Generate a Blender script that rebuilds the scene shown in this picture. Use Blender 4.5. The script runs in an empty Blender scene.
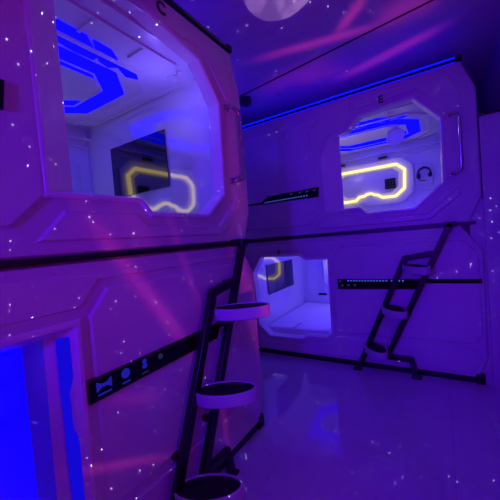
import bpy, bmesh, math, random
from mathutils import Vector, Matrix
from mathutils.geometry import tessellate_polygon
random.seed(4)
SC = bpy.context.scene
COL = SC.collection
PI = math.pi

# ------------------------------------------------------------ materials
def new_mat(name):
    m = bpy.data.materials.new(name); m.use_nodes = True
    return m, m.node_tree.nodes, m.node_tree.links
def surf(name, col, rough=.4, metal=0.0, spec=.5, bump=0.0, scale=60, var=0.06):
    m, N, L = new_mat(name)
    b = N['Principled BSDF']
    b.inputs['Roughness'].default_value = rough
    b.inputs['Metallic'].default_value = metal
    b.inputs['Specular IOR Level'].default_value = spec
    tc = N.new('ShaderNodeTexCoord'); nz = N.new('ShaderNodeTexNoise')
    nz.inputs['Scale'].default_value = 3.0; nz.inputs['Detail'].default_value = 4
    L.new(tc.outputs['Object'], nz.inputs['Vector'])
    mx = N.new('ShaderNodeMix'); mx.data_type = 'RGBA'
    mx.inputs[6].default_value = (*[c * (1 - var) for c in col], 1)
    mx.inputs[7].default_value = (*[min(1, c * (1 + var)) for c in col], 1)
    L.new(nz.outputs['Fac'], mx.inputs[0]); L.new(mx.outputs[2], b.inputs['Base Color'])
    if bump:
        n2 = N.new('ShaderNodeTexNoise'); n2.inputs['Scale'].default_value = scale
        L.new(tc.outputs['Object'], n2.inputs['Vector'])
        bp = N.new('ShaderNodeBump'); bp.inputs['Strength'].default_value = bump
        bp.inputs['Distance'].default_value = .01
        L.new(n2.outputs['Fac'], bp.inputs['Height']); L.new(bp.outputs['Normal'], b.inputs['Normal'])
    return m
def glow(name, col, st, var=0.0):
    m, N, L = new_mat(name)
    N.remove(N['Principled BSDF'])
    e = N.new('ShaderNodeEmission'); e.inputs['Strength'].default_value = st
    tc = N.new('ShaderNodeTexCoord'); nz = N.new('ShaderNodeTexNoise'); nz.inputs['Scale'].default_value = 5
    L.new(tc.outputs['Object'], nz.inputs['Vector'])
    mx = N.new('ShaderNodeMix'); mx.data_type = 'RGBA'
    mx.inputs[6].default_value = (*[c * (1 - var) for c in col], 1)
    mx.inputs[7].default_value = (*[c * (1 + var) for c in col], 1)
    L.new(nz.outputs['Fac'], mx.inputs[0]); L.new(mx.outputs[2], e.inputs['Color'])
    L.new(e.outputs[0], N['Material Output'].inputs['Surface'])
    return m
M = {}
M['shell'] = surf('pearl plastic shell', (.58, .55, .64), .38, bump=.02, scale=90)
M['plate'] = surf('pearl plastic plate', (.61, .58, .67), .34)
M['rim'] = surf('white plastic frame', (.74, .72, .82), .25)
M['liner'] = surf('white glossy cabin lining', (.80, .80, .86), .22)
M['ceilpan'] = surf('white cabin ceiling', (.74, .72, .82), .3)
M['gloss'] = surf('polished white cabin wall', (.72, .72, .80), .05, spec=1.0)
M['gloss'].node_tree.nodes['Principled BSDF'].inputs['IOR'].default_value = 2.1
M['black'] = surf('black painted steel', (.006, .006, .008), .35)
M['blackgloss'] = surf('black gloss panel', (.004, .004, .006), .12)
M['tread'] = surf('black rubber tread', (.004, .004, .005), .7, bump=.3, scale=200)
M['step'] = surf('white step rim', (.5, .5, .58), .35)
M['chrome'] = surf('brushed steel handle', (.55, .5, .55), .22, metal=1)
M['mirror'] = surf('dark smoked mirror', (.16, .15, .17), .06, metal=1)
M['letter'] = surf('dark lettering', (.02, .01, .03), .5)
M['mattress'] = surf('white bed sheet', (.85, .85, .9), .8, bump=.15, scale=12)
M['yellow'] = glow('warm yellow light tube', (1.0, .80, .30), 1.5)
M['yellowdim'] = glow('faint inner light line', (.75, .6, .75), .5)
M['blue'] = glow('deep blue light panel', (.002, .001, 1.0), 2.6, .1)
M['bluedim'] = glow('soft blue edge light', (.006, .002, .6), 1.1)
M['bluestrip'] = glow('blue light strip', (.001, .002, 1.0), 5.5)
M['dots'] = glow('pale blue indicator', (.06, .16, .9), .9)
M['icon'] = glow('blue touch icon', (.02, .014, .5), .7)
M['icondim'] = glow('dim touch icon', (.03, .03, .12), .5)
M['wall'] = surf('painted wall', (.55, .55, .6), .7, bump=.05)
M['ceiling'] = surf('painted ceiling', (.66, .62, .68), .65, bump=.05, scale=30)
M['trim'] = surf('dark seam', (.03, .02, .05), .7)
M['grey'] = surf('grey plastic', (.08, .07, .1), .5)
M['white'] = surf('white label', (.9, .9, .95), .4)

# floor: glossy light tiles with thin joints
m, N, L = new_mat('polished floor tile'); b = N['Principled BSDF']
tc = N.new('ShaderNodeTexCoord'); br = N.new('ShaderNodeTexBrick')
br.offset = 0; br.inputs['Scale'].default_value = 1.0
br.inputs['Brick Width'].default_value = .8; br.inputs['Row Height'].default_value = .8
br.inputs['Mortar Size'].default_value = .002
br.inputs['Color1'].default_value = (.62, .58, .72, 1); br.inputs['Color2'].default_value = (.60, .57, .70, 1)
br.inputs['Mortar'].default_value = (.48, .45, .58, 1)
nz = N.new('ShaderNodeTexNoise'); nz.inputs['Scale'].default_value = 1.6; nz.inputs['Detail'].default_value = 6
L.new(tc.outputs['Object'], br.inputs['Vector']); L.new(tc.outputs['Object'], nz.inputs['Vector'])
mx = N.new('ShaderNodeMix'); mx.data_type = 'RGBA'; mx.blend_type = 'MULTIPLY'; mx.inputs[0].default_value = .25
L.new(br.outputs['Color'], mx.inputs[6]); L.new(nz.outputs['Color'], mx.inputs[7])
L.new(mx.outputs[2], b.inputs['Base Color'])
b.inputs['Roughness'].default_value = .05; b.inputs['IOR'].default_value = 1.7
M['floor'] = m

# ------------------------------------------------------------ mesh helpers
class MB:
    def __init__(s): s.v = []; s.f = []
    def add(s, vs, fs):
        o = len(s.v); s.v += [tuple(v) for v in vs]; s.f += [tuple(i + o for i in f) for f in fs]
    def box(s, a, b):
        x0, y0, z0 = a; x1, y1, z1 = b
        s.add([(x0,y0,z0),(x1,y0,z0),(x1,y1,z0),(x0,y1,z0),(x0,y0,z1),(x1,y0,z1),(x1,y1,z1),(x0,y1,z1)],
              [(0,3,2,1),(4,5,6,7),(0,1,5,4),(1,2,6,5),(2,3,7,6),(3,0,4,7)])
    def loft(s, loops, cap0=True, cap1=True, closed=True):
        n = len(loops[0]); o = len(s.v)
        for l in loops: s.v += [tuple(p) for p in l]
        for k in range(len(loops) - 1):
            for i in range(n if closed else n - 1):
                j = (i + 1) % n
                s.f.append((o+k*n+i, o+k*n+j, o+(k+1)*n+j, o+(k+1)*n+i))
        if cap0: s.cap(loops[0])
        if cap1: s.cap(loops[-1])
    def cap(s, *loops):
        pts = [Vector(p) for l in loops for p in l]
        tris = tessellate_polygon([[Vector(p) for p in l] for l in loops])
        s.add(pts, tris)
    def prism(s, poly, p0, p1, bev=0.0):
        """poly in (u,z); p0 front depth, p1 back depth; optional front bevel"""
        a = [(u, p0, z) for u, z in (inset(poly, bev) if bev else poly)]
        L_ = [a]
        if bev: L_.append([(u, p0 + bev, z) for u, z in poly])
        L_.append([(u, p1, z) for u, z in poly])
        s.loft(L_)
    def tube(s, pts, r, n=10):
        pts = [Vector(p) for p in pts]; loops = []
        up = Vector((0, 0, 1))
        for i, p in enumerate(pts):
            t = (pts[min(i+1, len(pts)-1)] - pts[max(i-1, 0)]).normalized()
            ref = up if abs(t.dot(up)) < .95 else Vector((0, 1, 0))
            a = t.cross(ref).normalized(); b2 = t.cross(a)
            loops.append([p + r*(math.cos(2*PI*k/n)*a + math.sin(2*PI*k/n)*b2) for k in range(n)])
        s.loft(loops)
    def build(s, name, mat, parent=None, bevel=0, smooth=False):
        me = bpy.data.meshes.new(name); me.from_pydata(s.v, [], s.f)
        bm = bmesh.new(); bm.from_mesh(me)
        bmesh.ops.remove_doubles(bm, verts=bm.verts, dist=1e-5)
        bmesh.ops.recalc_face_normals(bm, faces=bm.faces)
        bm.to_mesh(me); bm.free()
        me.materials.append(mat)
        if smooth:
            for p in me.polygons: p.use_smooth = True
        o = bpy.data.objects.new(name, me); COL.objects.link(o)
        if parent: o.parent = parent
        if bevel:
            bv = o.modifiers.new('bevel', 'BEVEL'); bv.width = bevel; bv.segments = 2; bv.limit_method = 'ANGLE'
        return o
def area(poly):
    return sum(poly[i][0]*poly[(i+1) % len(poly)][1] - poly[(i+1) % len(poly)][0]*poly[i][1] for i in range(len(poly)))/2
def inset(poly, d):
    """move each edge inwards by d (negative = outwards)"""
    sg = 1 if area(poly) > 0 else -1
    n = len(poly); out = []
    for i in range(n):
        p0, p1, p2 = Vector(poly[i-1]), Vector(poly[i]), Vector(poly[(i+1) % n])
        e1 = (p1-p0).normalized(); e2 = (p2-p1).normalized()
        n1 = Vector((-e1.y, e1.x))*sg; n2 = Vector((-e2.y, e2.x))*sg
        k = 1 + n1.dot(n2)
        v = (n1 + n2)/max(k, .35)
        out.append(tuple(p1 + v*d))
    return out
def tag(o, label=None, cat=None, group=None, kind=None):
    if label: o['label'] = label
    if cat: o['category'] = cat
    if group: o['group'] = group
    if kind: o['kind'] = kind
    return o

# two rows of capsules share one local frame: u runs along the front (0 = right end),
# y runs into the capsule, z is height.
ROWS = {'far': (Vector((.27, 2.71, 0)), 0.0), 'left': (Vector((-1.03, 1.67, 0)), PI/2)}
def frame(row, name, u, y, z):
    loc, rz = ROWS[row]
    o = bpy.data.objects.new(name, None); COL.objects.link(o)
    o.empty_display_size = .1
    o.location = loc + Matrix.Rotation(rz, 3, 'Z') @ Vector((u, y, z)); o.rotation_euler = (0, 0, rz)
    return o
class Sub:
    """collects geometry given in row coordinates and stores it relative to its thing"""
    def __init__(s, off): s.off = off
    def __call__(s, mb, name, mat, parent, **k):
        ox, oy, oz = s.off
        mb.v = [(a-ox, b-oy, c-oz) for a, b, c in mb.v]
        return mb.build(name, mat, parent, **k)

def band(mb, path, w, y0, y1, closed=True):
    """flat band of width w along a closed (u,z) path"""
    a = inset(path, w/2); b = inset(path, -w/2); n = len(path)
    for i in range(n):
        j = (i+1) % n
        q = [a[i], a[j], b[j], b[i]]
        mb.add([(u, y0, z) for u, z in q] + [(u, y1, z) for u, z in q],
               [(0,1,2,3), (4,7,6,5), (0,4,5,1), (1,5,6,2), (2,6,7,3), (3,7,4,0)])

# outlines in (u, z)
UP_OUT = [(-2.12,1.38), (-2.05,1.198), (-.085,1.198), (-.005,1.38), (-.005,2.14), (-.085,2.35), (-2.05,2.35), (-2.12,2.17)]
UP_WIN = [(-1.12,1.40), (-.84,1.402), (-.785,1.348), (-.43,1.345), (-.235,1.51), (-.225,1.98), (-.40,2.178), (-.79,2.152), (-.90,2.055), (-1.04,2.02), (-1.13,1.88)]
LO_OUT = [(-2.12,.2), (-2.06,.045), (-.085,.045), (-.02,.19), (-.012,.99), (-.14,1.178), (-2.05,1.178), (-2.12,1.0)]
UP_WIN_C = [(-1.185,1.405), (-.84,1.408), (-.79,1.352), (-.43,1.352), (-.28,1.47), (-.255,1.98), (-.40,2.17), (-.76,2.225), (-.98,2.225), (-1.12,2.12), (-1.19,2.02)]
LO_WIN = [(-1.93,.31), (-1.81,.20), (-1.45,.205), (-1.40,.238), (-1.21,.242), (-1.165,.29), (-1.155,.965), (-1.37,.966), (-1.43,1.008), (-1.85,1.012), (-1.955,.85)]
LED_UP = [(-.70,1.58), (-.60,1.66), (-.585,1.88), (-.67,1.957), (-1.33,1.957), (-1.425,1.88), (-1.41,1.66), (-1.31,1.58),
          (-1.16,1.585), (-1.12,1.625), (-1.05,1.63), (-1.02,1.65), (-.97,1.65), (-.94,1.63), (-.89,1.62), (-.85,1.585)]

def splay(poly, shift):
    """inner edge of the window reveal: left side moves inwards most"""
    us = [u for u, z in poly]; lo, hi = min(us), max(us)
    return [(u + shift*max(0, 1-(u-lo)/(hi-lo)*1.6), z) for u, z in inset(poly, .008)]

def text_mesh(ch, size, name, mat, parent, loc):
    cu = bpy.data.curves.new(name, 'FONT'); cu.body = ch; cu.size = size; cu.extrude = .002; cu.offset = .002
    t = bpy.data.objects.new('tmp', cu); COL.objects.link(t)
    dg = bpy.context.evaluated_depsgraph_get(); dg.update()
    me = bpy.data.meshes.new_from_object(t.evaluated_get(dg))
    bpy.data.objects.remove(t)
    me.transform(Matrix.Translation(loc) @ Matrix.Rotation(PI/2, 4, 'X'))
    me.materials.clear(); me.materials.append(mat)
    o = bpy.data.objects.new(name, me); COL.objects.link(o); o.parent = parent
    return o

def make_pod(row, upper, letter, label, lit, bluejamb=False):
    zb = 1.205 if upper else .045
    off = (-1.06, .7, zb)
    t = frame(row, 'capsule_bed', *off)
    tag(t, label, 'capsule bed')
    S = Sub(off)
    out = UP_OUT if upper else LO_OUT
    win = (UP_WIN if row == 'far' else UP_WIN_C) if upper else LO_WIN
    # shell: front with hole + rounded shoulders + sides + back
    mb = MB()
    fr = inset(out, .010)
    hole = inset(win, -.014)
    mb.cap([(u, 0, z) for u, z in fr], [(u, 0, z) for u, z in hole])
    mb.loft([[(u, 0, z) for u, z in fr], [(u, .008, z) for u, z in inset(out, .003)], [(u, .012, z) for u, z in out],
             [(u, 1.45, z) for u, z in out]], cap0=False, cap1=True)
    S(mb, 'shell', M['shell'], t)
    # raised plates on the front
    mb = MB()
    if upper:
        mb.prism([(-2.03,1.30), (-1.30,1.29), (-1.20,1.39), (-1.20,1.95), (-1.24,2.02), (-1.24,2.12), (-1.12,2.24), (-2.0,2.24), (-2.03,2.2)], -.010, .01, .008)
        mb.prism([(-1.24,1.245), (-.33,1.24), (-.13,1.40), (-.13,1.47), (-.345,1.29), (-.82,1.295), (-.87,1.345), (-1.15,1.345)], -.010, .01, .008)
        mb.prism([(-.86,2.215), (-.36,2.235), (-.17,2.03), (-.10,2.03), (-.10,2.12), (-.17,2.29), (-.86,2.29)], -.008, .01, .006)
    else:
        mb.prism([(-1.09,.30), (-.10,.30), (-.045,.36), (-.045,.97), (-.13,1.07), (-1.03,1.075), (-1.105,.985), (-1.105,.66), (-1.105,.33)], -.010, .01, .008)
        mb.prism([(-2.02,.075), (-.12,.075), (-.055,.18), (-.09,.255), (-1.12,.255), (-1.18,.185), (-1.36,.18), (-1.42,.15), (-1.84,.145), (-1.98,.22), (-2.05,.22)], -.008, .01, .006)
        mb.prism([(-1.98,1.10), (-1.96,1.055), (-1.42,1.055), (-1.35,1.02), (-1.13,1.02), (-1.06,1.105), (-.16,1.105), (-.2,1.135), (-1.94,1.135)], -.006, .01, .004)
    S(mb, 'front_plate', M['plate'], t)
    # window frame with deep splayed reveal
    mb = MB()
    o1 = inset(win, -.022); o2 = inset(win, -.015); i1 = inset(win, -.004); i2 = win
    if upper:
        ud = -.985 if row == 'far' else -1.08
        deep = [(ud, z) if u < ud-.005 else (u, z) for u, z in splay(win, 0)]
        if row == 'far': deep[-1] = (ud, 1.96); deep[-2] = (ud+.004, 2.045)
    else: deep = [(u-(.06 if bluejamb and u > -1.3 else 0), z-(.02 if bluejamb and z > .8 else 0)) for u, z in splay(win, 0)]
    L3 = lambda poly, y: [(u, y, z) for u, z in poly]
    mb.loft([L3(o1, .004), L3(o1, -.006), L3(o2, -.012), L3(i1, -.012), L3(i2, -.006), L3(deep, .06), L3(inset(deep, -.03), .062)], cap0=False, cap1=False)
    S(mb, 'window_frame', M['rim'], t)
    # lining of the cabin
    zf, zc = (1.25, 2.2) if upper else (.17, 1.10)
    ul, ur = (-2.06, -.215) if upper else (-1.97, -.10)
    y0, y1 = .066, 1.37
    mb = MB()
    mb.add([(ul,y0,zf),(ur,y0,zf),(ur,y1,zf),(ul,y1,zf)], [(0,1,2,3)])
    S(mb, 'cabin_floor', M['liner'], t)
    mb = MB(); mb.add([(ul,y0,zc),(ur,y0,zc),(ur,y1,zc),(ul,y1,zc)], [(3,2,1,0)])
    # raised cabin ceiling frames
    cu = -.86 if upper else -1.26
    def oct_(c, d, hu, hd, ch): return [(c-hu,d-hd+ch),(c-hu+ch,d-hd),(c+hu-ch,d-hd),(c+hu,d-hd+ch),(c+hu,d+hd-ch),(c+hu-ch,d+hd),(c-hu+ch,d+hd),(c-hu,d+hd-ch)]
    def flat(mb, poly, z0, z1):
        mb.loft([[(u, d, z0) for u, d in poly], [(u, d, z1) for u, d in poly]])
    def ringz(mb, outer, inner, z0, z1):
        mb.loft([[(u,d,z1) for u,d in outer],[(u,d,z0) for u,d in outer],[(u,d,z0) for u,d in inner],[(u,d,z1) for u,d in inner]], cap0=False, cap1=False)
    ringz(mb, oct_(cu,.82,.56,.47,.17), oct_(cu,.82,.535,.445,.16), zc-.012, zc)
    ringz(mb, oct_(cu,.75,.63,.60,.17), oct_(cu,.75,.615,.585,.165), zc-.012, zc)
    for k in range(-2, 3):
        mb.box((cu+.26*k-.006, .17, zc-.012), (cu+.26*k+.006, .29, zc))
    ringz(mb, oct_(cu,.84,.36,.29,.13), oct_(cu,.84,.35,.28,.126), zc-.010, zc)
    S(mb, 'cabin_ceiling', M['ceilpan'], t)
    mb = MB(); mb.add([(ul,y1,zf),(ur,y1,zf),(ur,y1,zc),(ul,y1,zc)], [(0,1,2,3)])
    S(mb, 'cabin_wall', M['liner'], t)
    mb = MB(); mb.cap([(ul,y0,zf),(ur,y0,zf),(ur,y0,zc),(ul,y0,zc)], [(u,y0,z) for u,z in inset(deep,-.006)])
    S(mb, 'front_lining', M['liner'], t)
    # end walls: polished
    for k, uu in enumerate((ul, ur)):
        mb = MB(); mb.add([(uu,y0,zf),(uu,y1,zf),(uu,y1,zc),(uu,y0,zc)], [(0,1,2,3)])
        S(mb, 'end_wall', M['gloss'], t)
    # mirror on end wall next to the entry
    um, s = (ur-.003, -1) if upper else (ul+.003, 1)
    mz0, mz1 = (1.60, 1.975) if upper else (.555, .895)
    md0, md1 = (.47, 1.06) if upper else (.30, 1.0)
    mb = MB(); mb.box((min(um, um+s*.008), md0, mz0), (max(um, um+s*.008), md1, mz1))
    S(mb, 'mirror', M['mirror'], t)
    # back wall relief and light tube
    if upper: led = LED_UP
    else: led = [(u-.16, (z-1.575)*.86+.575) for u, z in LED_UP]
    mb = MB(); band(mb, led, .028 if upper else .024, y1-.03, y1-.005)
    S(mb, 'light_tube', M['white'] if bluejamb else M['yellow'], t)
    mb = MB(); band(mb, [(u*.0+ (u-( -1.0 if upper else -1.16))*.86 + (-1.0 if upper else -1.16), (z-(1.78 if upper else .755))*.80+(1.785 if upper else .76)) for u, z in led[:8]], .010, y1-.012, y1-.002)
    S(mb, 'inner_outline', M['white'] if bluejamb else M['yellowdim'], t)
    dz = 0 if upper else -1.09; du = 0 if upper else -.16
    mb = MB()
    # cove beam along the top with octagonal surround
    mb.box((ul, y1-.06, zc-.10), (ur, y1, zc-.085)); mb.box((ul, y1-.03, zc-.16), (ur, y1, zc-.15))
    big = [(u+du, z+dz) for u, z in [(-.62,1.50),(-.50,1.62),(-.50,1.93),(-.62,2.03),(-1.38,2.03),(-1.5,1.93),(-1.5,1.62),(-1.38,1.50)]]
    band(mb, big, .012, y1-.018, y1)
    S(mb, 'wall_moulding', M['rim'], t)
    if upper:
        mb = MB(); mb.prism([(-.81,1.675),(-.69,1.675),(-.69,1.80),(-.81,1.80)], y1-.02, y1, .004)
        sc_ = S(mb, 'control_screen', M['blackgloss'], t)
        mb = MB()
        for i in range(3):
            for j in range(3): mb.box((-.80+.035*i, y1-.0225, 1.69+.035*j), (-.778+.035*i, y1-.0205, 1.712+.035*j))
        S(mb, 'button', M['icondim'], sc_)
        mb = MB(); mb.box((-1.12, y1-.012, 1.53), (-1.02, y1, 1.562)); S(mb, 'socket_cover', M['white'], t)
        for u in (-.86, -1.36):
            mb = MB(); mb.box((u, y1-.065, 2.045), (u+.10, y1-.01, 2.066)); S(mb, 'vent', M['black'], t)
        # plate with vertical panel outlines on the right
        mb = MB(); mb.prism([(-.475,1.67),(-.305,1.67),(-.305,1.90),(-.345,1.925),(-.475,1.925)], y1-.012, y1, .006)
        band(mb, [(-.52,1.35),(-.25,1.35),(-.25,1.64),(-.33,1.60),(-.45,1.60),(-.52,1.66)], .008, y1-.01, y1)
        S(mb, 'headset_plate', M['rim'], t)
        # small hexagonal lamp hanging below the ceiling
        mb = MB(); c = (-.60, .72, 2.115)
        hx = [(c[0]+  .105*math.cos(PI/3*k+.3)*.8, c[2]+.09*math.sin(PI/3*k+.3)) for k in range(6)]
        mb.prism(hx, c[1], c[1]+.02, .012); band(mb, hx, .014, c[1]-.008, c[1]); mb.box((c[0]-.01, c[1]+.004, c[2]+.06), (c[0]+.01, c[1]+.016, zc))
        if row == 'far': S(mb, 'hanging_lamp', M['ceilpan'], t)
    else:
        mb = MB()
        for a_, b_ in ((-1.90,-1.72), (-1.68,-1.50)):
            band(mb, [(a_,.34),(b_,.34),(b_,.98),(a_,.98)], .008, y1-.01, y1)
        S(mb, 'wall_outline', M['rim'], t)
        mb = MB(); mb.box((-1.76, y1-.015, .35), (-1.645, y1, .375)); S(mb, 'vent', M['black'], t)
        # thick side jamb of the entry
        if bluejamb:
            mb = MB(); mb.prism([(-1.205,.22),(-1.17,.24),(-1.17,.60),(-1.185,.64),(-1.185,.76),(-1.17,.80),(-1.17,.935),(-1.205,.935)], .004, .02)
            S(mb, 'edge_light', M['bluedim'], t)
        mb = MB(); jx = -1.215 if bluejamb else -1.155; mb.box((jx, .075, .20), (jx+.09, .25 if bluejamb else .38, 1.09)); S(mb, 'side_jamb', M['plate'], t)
    # blue ring and blue light panels in the cabin ceiling
    rg = MB(); ringz(rg, oct_(cu,.84,.475,.38,.17), oct_(cu,.80,.36,.20,.10), zc-.006, zc-.001)
    S(rg, 'blue_ring_light', M['bluedim' if bluejamb else 'blue'], t)
    pats = [[(-.95,.29),(-.82,.29),(-.70,.40),(-.70,.44),(-.80,.445),(-.95,.42)], [(-.79,.295),(-.69,.30),(-.56,.39),(-.62,.445),(-.68,.43)],
            [(-.59,.405),(-.54,.36),(-.48,.36),(-.41,.415),(-.50,.455)], [(-1.15,.36),(-.98,.31),(-.97,.41),(-1.12,.45)],
            [(-1.32,.43),(-1.19,.37),(-1.17,.45),(-1.29,.53)]]
    for q in pats:
        mb = MB(); flat(mb, [(u+(cu+.86), d) for u, d in q], zc-.006, zc-.001); S(mb, 'blue_light', M['bluedim' if bluejamb else 'blue'], t)
    # outside: handle, letter, control strip
    if upper:
        mb = MB(); uu, dd = -.165, -.055
        pts = []
        za, zb2 = 1.555, 1.985
        pts += [(-.175, .0, za), (-.175, -.03, za)]
        for k in range(5):
            a = PI/2*k/4; pts.append((-.175+.075*math.sin(a)*.8, -.035-.02*math.sin(a), za+.04*(1-math.cos(a)) ))
        for k in range(5):
            a = PI/2*(1-k/4); pts.append((-.175+.075*math.sin(a)*.8, -.035-.02*math.sin(a), zb2-.04*(1-math.cos(a))))
        pts += [(-.175, -.03, zb2), (-.175, .0, zb2)]
        mb.tube(pts, .011); hd = S(mb, 'handle', M['chrome'], t, smooth=True)
        for z in (za, zb2):
            mb = MB(); mb.box((-.195, -.012, z-.018), (-.155, .002, z+.018))
            S(mb, 'handle_mount', M['chrome'], hd, bevel=.003)
    if letter:
        lu, lz, ls = (-.645, 2.235, .085) if upper else (-1.645, 1.03, .06)
        if upper and row == 'far': lu, lz, ls = -.638, 2.21, .08
        if upper and row == 'left': lu, lz, ls = -.665, 2.262, .075
        text_mesh(letter, ls, 'letter', M['letter'], t, Vector((lu-off[0], -.012-off[1] + (-.008 if not upper else 0), lz-off[2])))
    mb = MB()
    if upper:
        mb.prism([(-1.19,1.538),(-1.18,1.628),(-1.70,1.614),(-1.79,1.567),(-2.06,1.565),(-2.06,1.55),(-1.83,1.55)][::-1] if row == 'far' else [(-1.29,1.62),(-1.28,1.705),(-1.80,1.70),(-1.9,1.62)][::-1], -.022, 0, .004)
    else:
        xl = -1.07 if row == 'far' else -1.135; mb.prism([(xl,.695),(-.46,.702),(-.43,.750),(-.035,.752),(-.035,.783),(xl,.785 if row == 'far' else .775)], -.022, 0, .004)
    st = S(mb, 'control_strip', M['blackgloss'], t)
    yy = -.0235
    def dot(u, z, w=.011, h=.011, mat='dots', nm='indicator'):
        q = MB(); q.box((u-w/2, yy, z-h/2), (u+w/2, yy+.002, z+h/2)); return S(q, nm, M[mat], st)
    if upper:
        for i in range(17 if row == 'far' else 0): dot(-1.735+.0275*i, 1.560+.0003*i, .012, .009)
        for u in (-1.45, -1.36, -1.29, -1.22): dot(u - (0 if row == 'far' else .12), 1.604 + (0 if row == 'far' else .08), .028, .016, 'icondim', 'touch_icon')
    elif row == 'far':
        for i in range(14): dot(-.975+.0238*i, .771, .010, .011)
        for i in range(4): dot(-.625+.0275*i, .771, .011, .011)
        for u, z in ((-.975,.732), (-.92,.732), (-1.045,.765), (-1.03,.73)): dot(u, z, .022, .016, 'icondim', 'touch_icon')
    else:
        # bow tie, round, two-lobed and dim icons, each underlined
        def shape(poly, mat):
            q = MB(); q.loft([[(u, yy, z) for u, z in poly], [(u, yy+.003, z) for u, z in poly]]); return S(q, 'touch_icon', M[mat], st)
        def circ(c, z, r, n=14): return [(c+r*math.cos(2*PI*k/n), z+r*math.sin(2*PI*k/n)) for k in range(n)]
        u, z = -1.085, .745
        shape([(u-.028,z+.018),(u-.008,z+.006),(u+.010,z+.006),(u+.028,z+.018),(u+.028,z-.018),(u+.010,z-.006),(u-.008,z-.006),(u-.028,z-.018)], 'icon')
        shape(circ(-1.0, .748, .018), 'icon')
        shape([(-.915+a, .75+b) for a, b in [(-.008,.018),(.008,.018),(.011,.010),(.006,.002),(.012,-.008),(.008,-.017),(-.008,-.017),(-.012,-.008),(-.006,.002),(-.011,.010)]], 'icon')
        shape(circ(-.835, .75, .012), 'icondim')
        for u, w, mt in ((-1.085,.05,'icon'), (-1.0,.034,'icon'), (-.915,.034,'icondim')): dot(u, .716, w, .005, mt, 'touch_icon')
    # unseen point light added to brighten the cabin lining
    for (c, e, u, y, z) in lit:
        l = bpy.data.lights.new('cabin_fill', 'POINT'); l.energy = e; l.color = c; l.shadow_soft_size = 0.0
        lo = bpy.data.objects.new('cabin_fill', l); COL.objects.link(lo); lo.parent = t
        lo.location = (u-off[0], y-off[1], z-off[2])
    return t

E_pod = make_pod('far', True, 'E', 'upper capsule bed lettered E, white octagonal window with yellow light tube inside', [((.55,.36,1.0), 2.0, -1.3, .5, 2.0)])
C_pod = make_pod('left', True, 'C', 'large near upper capsule bed lettered C on the left with dark mirror inside its window', [((.17,.12,1.0), 1.7, -.45, .25, 2.0)])
F_pod = make_pod('far', False, 'F', 'lower capsule bed lettered F on the far side with bright empty open bunk', [((.13,.06,1.0), 9.5, -.95, .60, .85)])
D_pod = make_pod('left', False, None, 'near lower left capsule bed glowing deep blue inside, black strip with four icons', [((0,0,1), 16, -.9, .9, .7)], True)

# mattress in the lower far bunk
def mattress(row, label):
    t = frame(row, 'mattress', -1.03, .75, .17)
    mb = MB(); mb.box((-.925, -.60, 0), (.90, .60, .07)); b_ = mb.build('pad', M['mattress'], t, bevel=.02)
    mb = MB(); mb.box((-.60, -.585, .07), (-.57, -.40, .076)); mb.build('edge_tape', M['step'], t)
    tag(t, label, 'mattress'); return t
mattress('far', 'thin pale mattress covering the floor of the lower bunk lettered F')

# headphones hanging on the back wall of E
t = frame('far', 'headphones', -.39, 1.335, 1.735); t.scale = (1.35, 1.0, 1.35); tag(t, 'black headphones hanging on a plate at the back of capsule E', 'headphones')
mb = MB(); mb.tube([(.048*math.cos(a), 0, .042+.05*math.sin(a)) for a in [PI*(k/12)*1.25-.39 for k in range(13)]], .007, 8); mb.build('headband', M['black'], t, smooth=True)
for s in (-1, 1):
    mb = MB(); c = Vector((s*.043, 0, .028))
    loops = []
    for y, r in ((-.016,.010),(-.014,.016),(.014,.018),(.016,.012)):
        loops.append([(c.x+r*math.cos(2*PI*k/14)*.9, y, c.z+r*1.2*math.sin(2*PI*k/14)) for k in range(14)])
    mb.loft(loops); mb.build('ear_cup', M['black'], t, smooth=True)
mb = MB(); mb.tube([(-.043,-.005,.015), (-.03,-.008,-.012), (0,-.008,-.02), (.012,-.008,-.018)], .004, 8); mb.build('microphone', M['black'], t)
mb = MB(); mb.box((-.006, -.005, .088), (.006, .035, .10)); mb.build('hook', M['black'], t)

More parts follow.
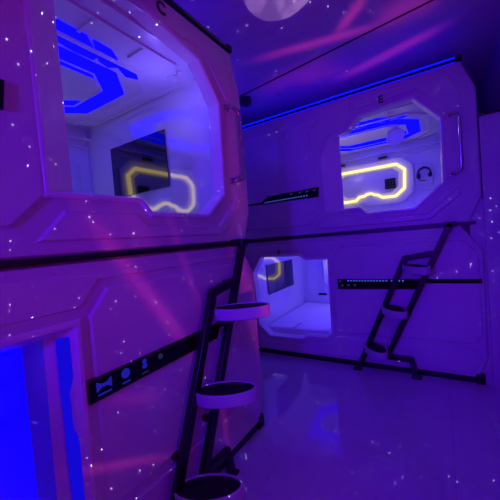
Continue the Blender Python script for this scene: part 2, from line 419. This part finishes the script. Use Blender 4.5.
# ------------------------------------------------------------ ladders
def make_ladder(row, label):
    t = frame(row, 'bunk_ladder', -.75, -.06, 0); tag(t, label, 'ladder', None)
    S = Sub((-.75, -.06, 0))
    w, y0, y1 = .021, -.078, -.048
    def bar(pts, name):
        # flat bar along a polyline of (u,z) with mitred corners
        mb = MB(); n = len(pts); Lf = []; Rt = []
        for i, p in enumerate(pts):
            p = Vector(p); d1 = (p-Vector(pts[i-1])).normalized() if i else None
            d2 = (Vector(pts[i+1])-p).normalized() if i < n-1 else None
            d1 = d1 or d2; d2 = d2 or d1
            n1 = Vector((-d1.y, d1.x)); n2 = Vector((-d2.y, d2.x)); v = (n1+n2)/(1+n1.dot(n2))
            Lf.append(p+v*w); Rt.append(p-v*w)
        loops = [[(a.x,y0,a.y),(b.x,y0,b.y),(b.x,y1,b.y),(a.x,y1,a.y)] for a, b in zip(Lf, Rt)]
        mb.loft(loops); return S(mb, name, M['black'], t, bevel=.003)
    bar([(-.205,1.20), (-.69,.15), (-.515,.145), (-.485,.0)], 'rail')
    bar([(-.325,.985), (-.515,.955), (-.935,.0)], 'rail')
    mb = MB(); mb.box((-.24, -.078, 1.17), (-.17, .0, 1.21)); S(mb, 'mounting_bracket', M['black'], t, bevel=.004)
    for u, z in ((-.345, .98), (-.60, .36), (-.80, .30)):
        mb = MB(); mb.box((u-.012, -.05, z-.012), (u+.012, 0.0, z+.012)); S(mb, 'spacer', M['black'], t)
    for u, z in ((-.485, 0), (-.935, 0)):
        mb = MB(); mb.box((u-.035, -.085, 0), (u+.035, -.04, .018)); S(mb, 'foot', M['black'], t, bevel=.004)
    # oval steps, long axis pointing out and to the right
    ax = Vector((.53, -.848)).normalized(); bx = Vector((.848, .53)).normalized()
    for (u, z) in ((-.435, .885), (-.615, .55), (-.78, .215)):
        u, z = (u+.035*(.885-z), z+.025+.03*(.885-z)) if row == 'far' else (u, z-.008)
        n = 40; c = Vector((u, -.172)); h = .058
        def el(a_, b_, zz): return [(*(c + ax*a_*math.cos(2*PI*k/n) + bx*b_*math.sin(2*PI*k/n)), zz) for k in range(n)]
        mb = MB()
        mb.loft([el(.135,.066,z-h), el(.142,.073,z-h+.006), el(.143,.074,z-.004), el(.140,.071,z), el(.134,.065,z), el(.132,.063,z-.008)], cap0=True, cap1=False)
        st = S(mb, 'step', M['step'], t)
        mb = MB(); mb.loft([el(.1315,.0625,z-.02), el(.1315,.0625,z-.006), el(.128,.059,z-.003)]); S(mb, 'tread', M['tread'], st)
        mb = MB(); mb.prism([(u-.05,z-h+.01),(u+.05,z-h+.01),(u+.03,z-h-.022),(u-.03,z-h-.022)], -.13, -.05); S(mb, 'bracket', M['black'], st)
    return t
make_ladder('far', 'slanted black ladder with three oval white steps on capsules E and F')
make_ladder('left', 'near black ladder with three large oval steps on the left-hand capsules')

# ------------------------------------------------------------ beams, plinths, light strips
def simple(row, name, boxes, mat, label, cat, bevel=0, group=None):
    off = ((boxes[0][0][0]+boxes[0][1][0])/2, boxes[0][0][1], boxes[0][0][2])
    loc, rz = ROWS[row]
    mb = MB()
    for a, b in boxes: mb.box(a, b)
    mb.v = [(a-off[0], b-off[1], c-off[2]) for a, b, c in mb.v]
    o = mb.build(name, mat, None, bevel=bevel)
    o.location = loc + Matrix.Rotation(rz, 3, 'Z') @ Vector(off); o.rotation_euler = (0,0,rz)
    return tag(o, label, cat, group)
for row, wh in (('far', 'far capsules E and F'), ('left', 'two near left capsules')):
    simple(row, 'steel_beam', [((-2.12,-.012,1.179), (-.17,.03,1.197)), ((-2.10,.03,1.177), (-.045,1.40,1.200)), ((-.17,.012,1.177),(-.05,.03,1.200)),
        ((-.10,.024,1.12), (-.05,.05,1.27))][:3], M['black'], 'thin black steel beam between the ' + wh, 'beam')
    simple(row, 'plinth', [((-2.10,.012,0), (-.075,1.42,.043)), ((-.10,-.004,0), (-.045,.03,.075))], M['black'], 'black plinth on the floor under the ' + wh, 'plinth')
    simple(row, 'black_edge_profile', [((-2.10,-.012,2.352), (-.095,.012,2.368)), ((-.115,-.014,2.35), (-.075,.02,2.385))], M['black'],
           'thin black edge profile along the top of the ' + ('far capsule E' if row == 'far' else 'near left capsule C'), 'profile')
    simple(row, 'light_strip', [((-2.08,.015,2.352), (-.10,.03,2.388))], M['bluestrip'],
           'glowing blue light strip on top of the ' + ('far capsule E' if row == 'far' else 'near left capsule C'), 'light strip')
    # dark corner bracket seen where the shells' corners are cut away
    off = (-.08, .03, 1.14)
    loc, rz = ROWS[row]
    mb = MB(); mb.prism([(-.17,1.176),(-.10,1.13),(-.088,1.13),(-.088,1.235),(-.10,1.235),(-.13,1.20)], .016, .03)
    mb.v = [(a-off[0], b-off[1], c-off[2]) for a, b, c in mb.v]
    o = mb.build('corner_bracket', M['black']); o.location = loc + Matrix.Rotation(rz, 3, 'Z') @ Vector(off); o.rotation_euler = (0,0,rz)
    tag(o, 'small black corner bracket at the right end of the beam, ' + ('far row' if row == 'far' else 'near left row'), 'bracket')

# ------------------------------------------------------------ room shell
def struct(name, a, b, mat):
    mb = MB(); mb.box(a, b); o = mb.build(name, mat); tag(o, kind='structure'); return o
HC = 2.60
struct('floor', (-2.7,-1.6,-.05), (.55,4.5,0), M['floor'])
struct('ceiling', (-2.7,-1.6,HC), (.55,4.5,HC+.05), M['ceiling'])
struct('wall_left', (-2.7,-1.6,0), (-2.6,4.5,HC), M['wall'])
struct('wall_back', (-2.6,4.4,0), (.55,4.5,HC), M['wall'])
struct('wall_right', (.45,-1.6,0), (.55,4.4,HC), M['wall'])
struct('wall_partition', (.27,2.70,0), (.45,2.76,1.925), M['shell'])
struct('wall_filler', (.185,2.735,0), (.27,2.755,1.36), M['shell'])
struct('trim_1', (.27,2.69,1.925), (.45,2.715,1.94), M['black'])
# seam across the ceiling
mb = MB(); A = Vector((.44,2.26)); B = Vector((-2.5,2.68)); d = (B-A).normalized(); nn = Vector((-d.y, d.x))*.006
mb.loft([[(*(A+nn),HC-.006),(*(A-nn),HC-.006),(*(A-nn),HC),(*(A+nn),HC)], [(*(B+nn),HC-.006),(*(B-nn),HC-.006),(*(B-nn),HC),(*(B+nn),HC)]])
o = mb.build('trim_2', M['trim']); tag(o, kind='structure')

# round ceiling vent made of rings
t = bpy.data.objects.new('ceiling_vent', None); COL.objects.link(t); t.location = (-1.56, 2.62, HC)
tag(t, 'small dark ringed round vent on the ceiling beside capsule C', 'vent')
for k, (r, z) in enumerate(((.055,-.055),(.062,-.03),(.055,-.005))):
    mb = MB(); n = 24
    mb.loft([[(rr*math.cos(2*PI*i/n), rr*math.sin(2*PI*i/n), zz) for i in range(n)] for rr, zz in ((r, z-.007), (r, z+.005), (r-.012, z+.005), (r-.012, z-.007), (r, z-.007))], cap0=False, cap1=False)
    mb.build('ring', M['grey'], t)
mb = MB(); mb.loft([[(r*math.cos(2*PI*i/16), r*math.sin(2*PI*i/16), z) for i in range(16)] for r, z in ((.02,-.06), (.035,-.04), (.035,0))]); mb.build('core', M['letter'], t)

# blue strip on the partition, lighting the recess
mb = MB(); mb.box((.30,2.735,1.925), (.44,2.755,1.935)); o = mb.build('light_strip', M['bluestrip'])
tag(o, 'blue light strip hidden behind the top of the partition right of capsule E', 'light strip')

# ------------------------------------------------------------ star projector light (gobo in direction space)
P = Vector((.27, .28, .85))
f = 303.
def rays():
    ex = Vector((-480,30,303)).normalized(); X = -ex
    b = Vector((190,-26,303)).normalized(); Y = (b - b.dot(X)*X).normalized(); Z = X.cross(Y)
    if Z.y > 0: Z = -Z
    return X, Y, Z
CX, CY, CZ = rays(); CAM = Vector((0, 0, 1.2))
def at(px, py, ax, val):
    c = Vector(((px-250)/f, (py-250)/f, 1)); r = Vector((CX.dot(c), CY.dot(c), CZ.dot(c)))
    return CAM + r*((val-CAM[ax])/r[ax])
Lp = lambda x, y: at(x, y, 0, -1.03)
Cp = lambda x, y: at(x, y, 2, HC)
Fp = lambda x, y: at(x, y, 1, 2.71)
streaks = [ # start, end, width, strength
    (Lp(92,222), Lp(192,352), .022, 1.3), (Lp(120,195), Lp(150,255), .05, .5), (Lp(165,205), Lp(196,300), .014, .7),
    (Lp(75,472), Lp(168,456), .012, 1.0), (Lp(20,446), Lp(50,444), .014, .6), (Lp(222,400), Lp(229,470), .012, 1.0),
    (Lp(236,242), Lp(262,350), .03, 2.6), (Lp(228,90), Lp(241,225), .04, 2.0), (Lp(110,400), Lp(160,395), .02, .5),
    (Cp(262,58), Cp(374,27), .011, 1.3), (Cp(338,32), Cp(364,-2), .014, 1.2), (Cp(345,76), Cp(436,30), .012, 1.6),
    (Cp(262,90), Cp(330,62), .03, .6), (Cp(300,82), Cp(350,68), .02, .5), (Cp(380,20), Cp(440,-6), .03, .8), (Lp(150,20), Lp(228,90), .06, .7),
]
ld = bpy.data.lights.new('star_projector_lamp', 'POINT'); ld.energy = 10; ld.shadow_soft_size = .002
lo = bpy.data.objects.new('star_projector_lamp', ld); COL.objects.link(lo); lo.location = P
ld.use_nodes = True; nt = ld.node_tree; N = nt.nodes; L = nt.links
em = N['Emission']
tc = N.new('ShaderNodeTexCoord'); D = tc.outputs['Normal']
def math_(op, a, b=None, c=None):
    n = N.new('ShaderNodeMath'); n.operation = op
    for i, v in enumerate((a, b, c)):
        if v is None: continue
        if isinstance(v, (int, float)): n.inputs[i].default_value = v
        else: L.new(v, n.inputs[i])
    return n.outputs[0]
def dot_(v):
    n = N.new('ShaderNodeVectorMath'); n.operation = 'DOT_PRODUCT'; L.new(D, n.inputs[0]); n.inputs[1].default_value = v
    return n.outputs['Value']
SGN = 1.0
acc = None
for A_, B_, w, s in streaks:
    a = (A_-P).normalized()*SGN; b = (B_-P).normalized()*SGN
    s = s*8 if A_.z > 2.5 else s
    nn = a.cross(b).normalized(); mm = (a+b).normalized(); tt = (b-a).normalized(); ext = (b-a).length/2
    g = math_('POWER', math_('MULTIPLY', dot_(nn), 1/w), 2)
    e = math_('POWER', math_('ABSOLUTE', math_('MULTIPLY', dot_(tt), 1/(ext*1.05))), 4)
    v = math_('EXPONENT', math_('MULTIPLY', math_('ADD', g, e), -1))
    v = math_('MULTIPLY', math_('MULTIPLY', v, math_('GREATER_THAN', dot_(mm), .3)), s)
    acc = v if acc is None else math_('ADD', acc, v)
# fine filaments modulating the streaks
nz = N.new('ShaderNodeTexNoise'); nz.inputs['Scale'].default_value = 2.2; nz.inputs['Detail'].default_value = 5; nz.inputs['Distortion'].default_value = .6
L.new(D, nz.inputs['Vector'])
neb = math_('POWER', nz.outputs['Fac'], 2.2)
sz = N.new('ShaderNodeSeparateXYZ'); L.new(D, sz.inputs[0])
up3 = math_('POWER', math_('MAXIMUM', sz.outputs[2], 0.0), 4)
neb = math_('MULTIPLY', neb, math_('ADD', math_('MULTIPLY', up3, 8.0), 1.0))
upb = math_('MULTIPLY', up3, 1.0)
# stars
vo = N.new('ShaderNodeTexVoronoi'); vo.inputs['Scale'].default_value = 56; L.new(D, vo.inputs['Vector'])
star = math_('LESS_THAN', vo.outputs['Distance'], .075)
sepc = N.new('ShaderNodeSeparateColor'); L.new(vo.outputs['Color'], sepc.inputs[0])
star = math_('MULTIPLY', star, math_('MULTIPLY', math_('POWER', sepc.outputs[0], 1.6), math_('ADD', math_('MULTIPLY', up3, 6.0), 1.0)))
# moon
mc = Cp(281, -21); md = (mc-P).normalized()*SGN
mr = ((Cp(281, 20)-P).normalized()*SGN).dot(md)
moon = math_('GREATER_THAN', dot_(md), mr)
n3 = N.new('ShaderNodeTexNoise'); n3.inputs['Scale'].default_value = 9; n3.inputs['Detail'].default_value = 4; L.new(D, n3.inputs['Vector'])
mr3 = N.new('ShaderNodeMapRange'); mr3.inputs[1].default_value = .43; mr3.inputs[2].default_value = .56; mr3.inputs[3].default_value = .35; mr3.inputs[4].default_value = 1.0
L.new(n3.outputs['Fac'], mr3.inputs[0]); moon = math_('MULTIPLY', moon, mr3.outputs[0])
def scaled(col, fac):
    n = N.new('ShaderNodeVectorMath'); n.operation = 'SCALE'; n.inputs[0].default_value = col; L.new(fac, n.inputs['Scale']); return n.outputs[0]
def vadd(a, b):
    n = N.new('ShaderNodeVectorMath'); n.operation = 'ADD'; L.new(a, n.inputs[0]); L.new(b, n.inputs[1]); return n.outputs[0]
K = dict(neb=1.0, streak=1.0, star=24.0, moon=8.0)
tot = vadd(scaled((.44*K['neb'], .0, .09*K['neb']), neb), scaled((.32, .02, 1.1), upb))
tot = vadd(tot, scaled((.62*K['streak'], .03, .22*K['streak']), acc))
tot = vadd(tot, scaled((K['star']*.9, K['star'], K['star']*.85), star))
tot = vadd(tot, scaled((K['moon']*.8, K['moon']*.42, K['moon']*.9), moon))
L.new(tot, em.inputs['Color']); em.inputs['Strength'].default_value = 2.2

# ------------------------------------------------------------ added unseen fill lights
def area_lamp(name, loc, target, col, e, sx, sy):
    l = bpy.data.lights.new(name, 'AREA'); l.shape = 'RECTANGLE'; l.size = sx; l.size_y = sy; l.energy = e; l.color = col
    o = bpy.data.objects.new(name, l); COL.objects.link(o); o.location = loc
    o.rotation_euler = (Vector(target)-Vector(loc)).to_track_quat('-Z', 'Y').to_euler(); return o
def spot(name, loc, target, col, e, deg):
    l = bpy.data.lights.new(name, 'SPOT'); l.energy = e; l.color = col; l.spot_size = math.radians(deg); l.spot_blend = .9; l.shadow_soft_size = .12
    o = bpy.data.objects.new(name, l); COL.objects.link(o); o.location = loc
    o.rotation_euler = (Vector(target)-Vector(loc)).to_track_quat('-Z', 'Y').to_euler(); return o
spot('far_wall_fill', (-.5, -1.5, 1.5), (-.6, 2.7, 1.2), (.075, .004, 1.0), 190, 52)  # unseen spot added to wash the far capsules in blue
pl = bpy.data.lights.new('corner_fill', 'POINT'); pl.energy = 3.2; pl.color = (.03, .008, 1.0); pl.shadow_soft_size = 0  # added point light without a fixture, turns the dark corner blue
plo = bpy.data.objects.new('corner_fill', pl); COL.objects.link(plo); plo.location = (-1.65, 2.1, 2.2)
spot('floor_fill', (.35, -.5, 2.45), (-.1, 1.5, 0), (.07, .003, 1.0), 95, 62)  # unseen overhead spot, added to make the floor brighter and bluer
W = bpy.data.worlds.new('room glow'); SC.world = W; W.use_nodes = True
W.node_tree.nodes['Background'].inputs[0].default_value = (.17, .012, .62, 1)
W.node_tree.nodes['Background'].inputs[1].default_value = .15

# ------------------------------------------------------------ camera
cd = bpy.data.cameras.new('camera'); cd.sensor_width = 36; cd.lens = f/500*36; cd.clip_start = .02
cam = bpy.data.objects.new('camera', cd); COL.objects.link(cam)
R = Matrix(((CX.x, -CX.y, -CX.z), (CY.x, -CY.y, -CY.z), (CZ.x, -CZ.y, -CZ.z)))
cam.matrix_world = Matrix.Translation(CAM) @ R.to_4x4()
SC.camera = cam
SC.view_settings.view_transform = 'Standard'
SC.view_settings.look = 'None'
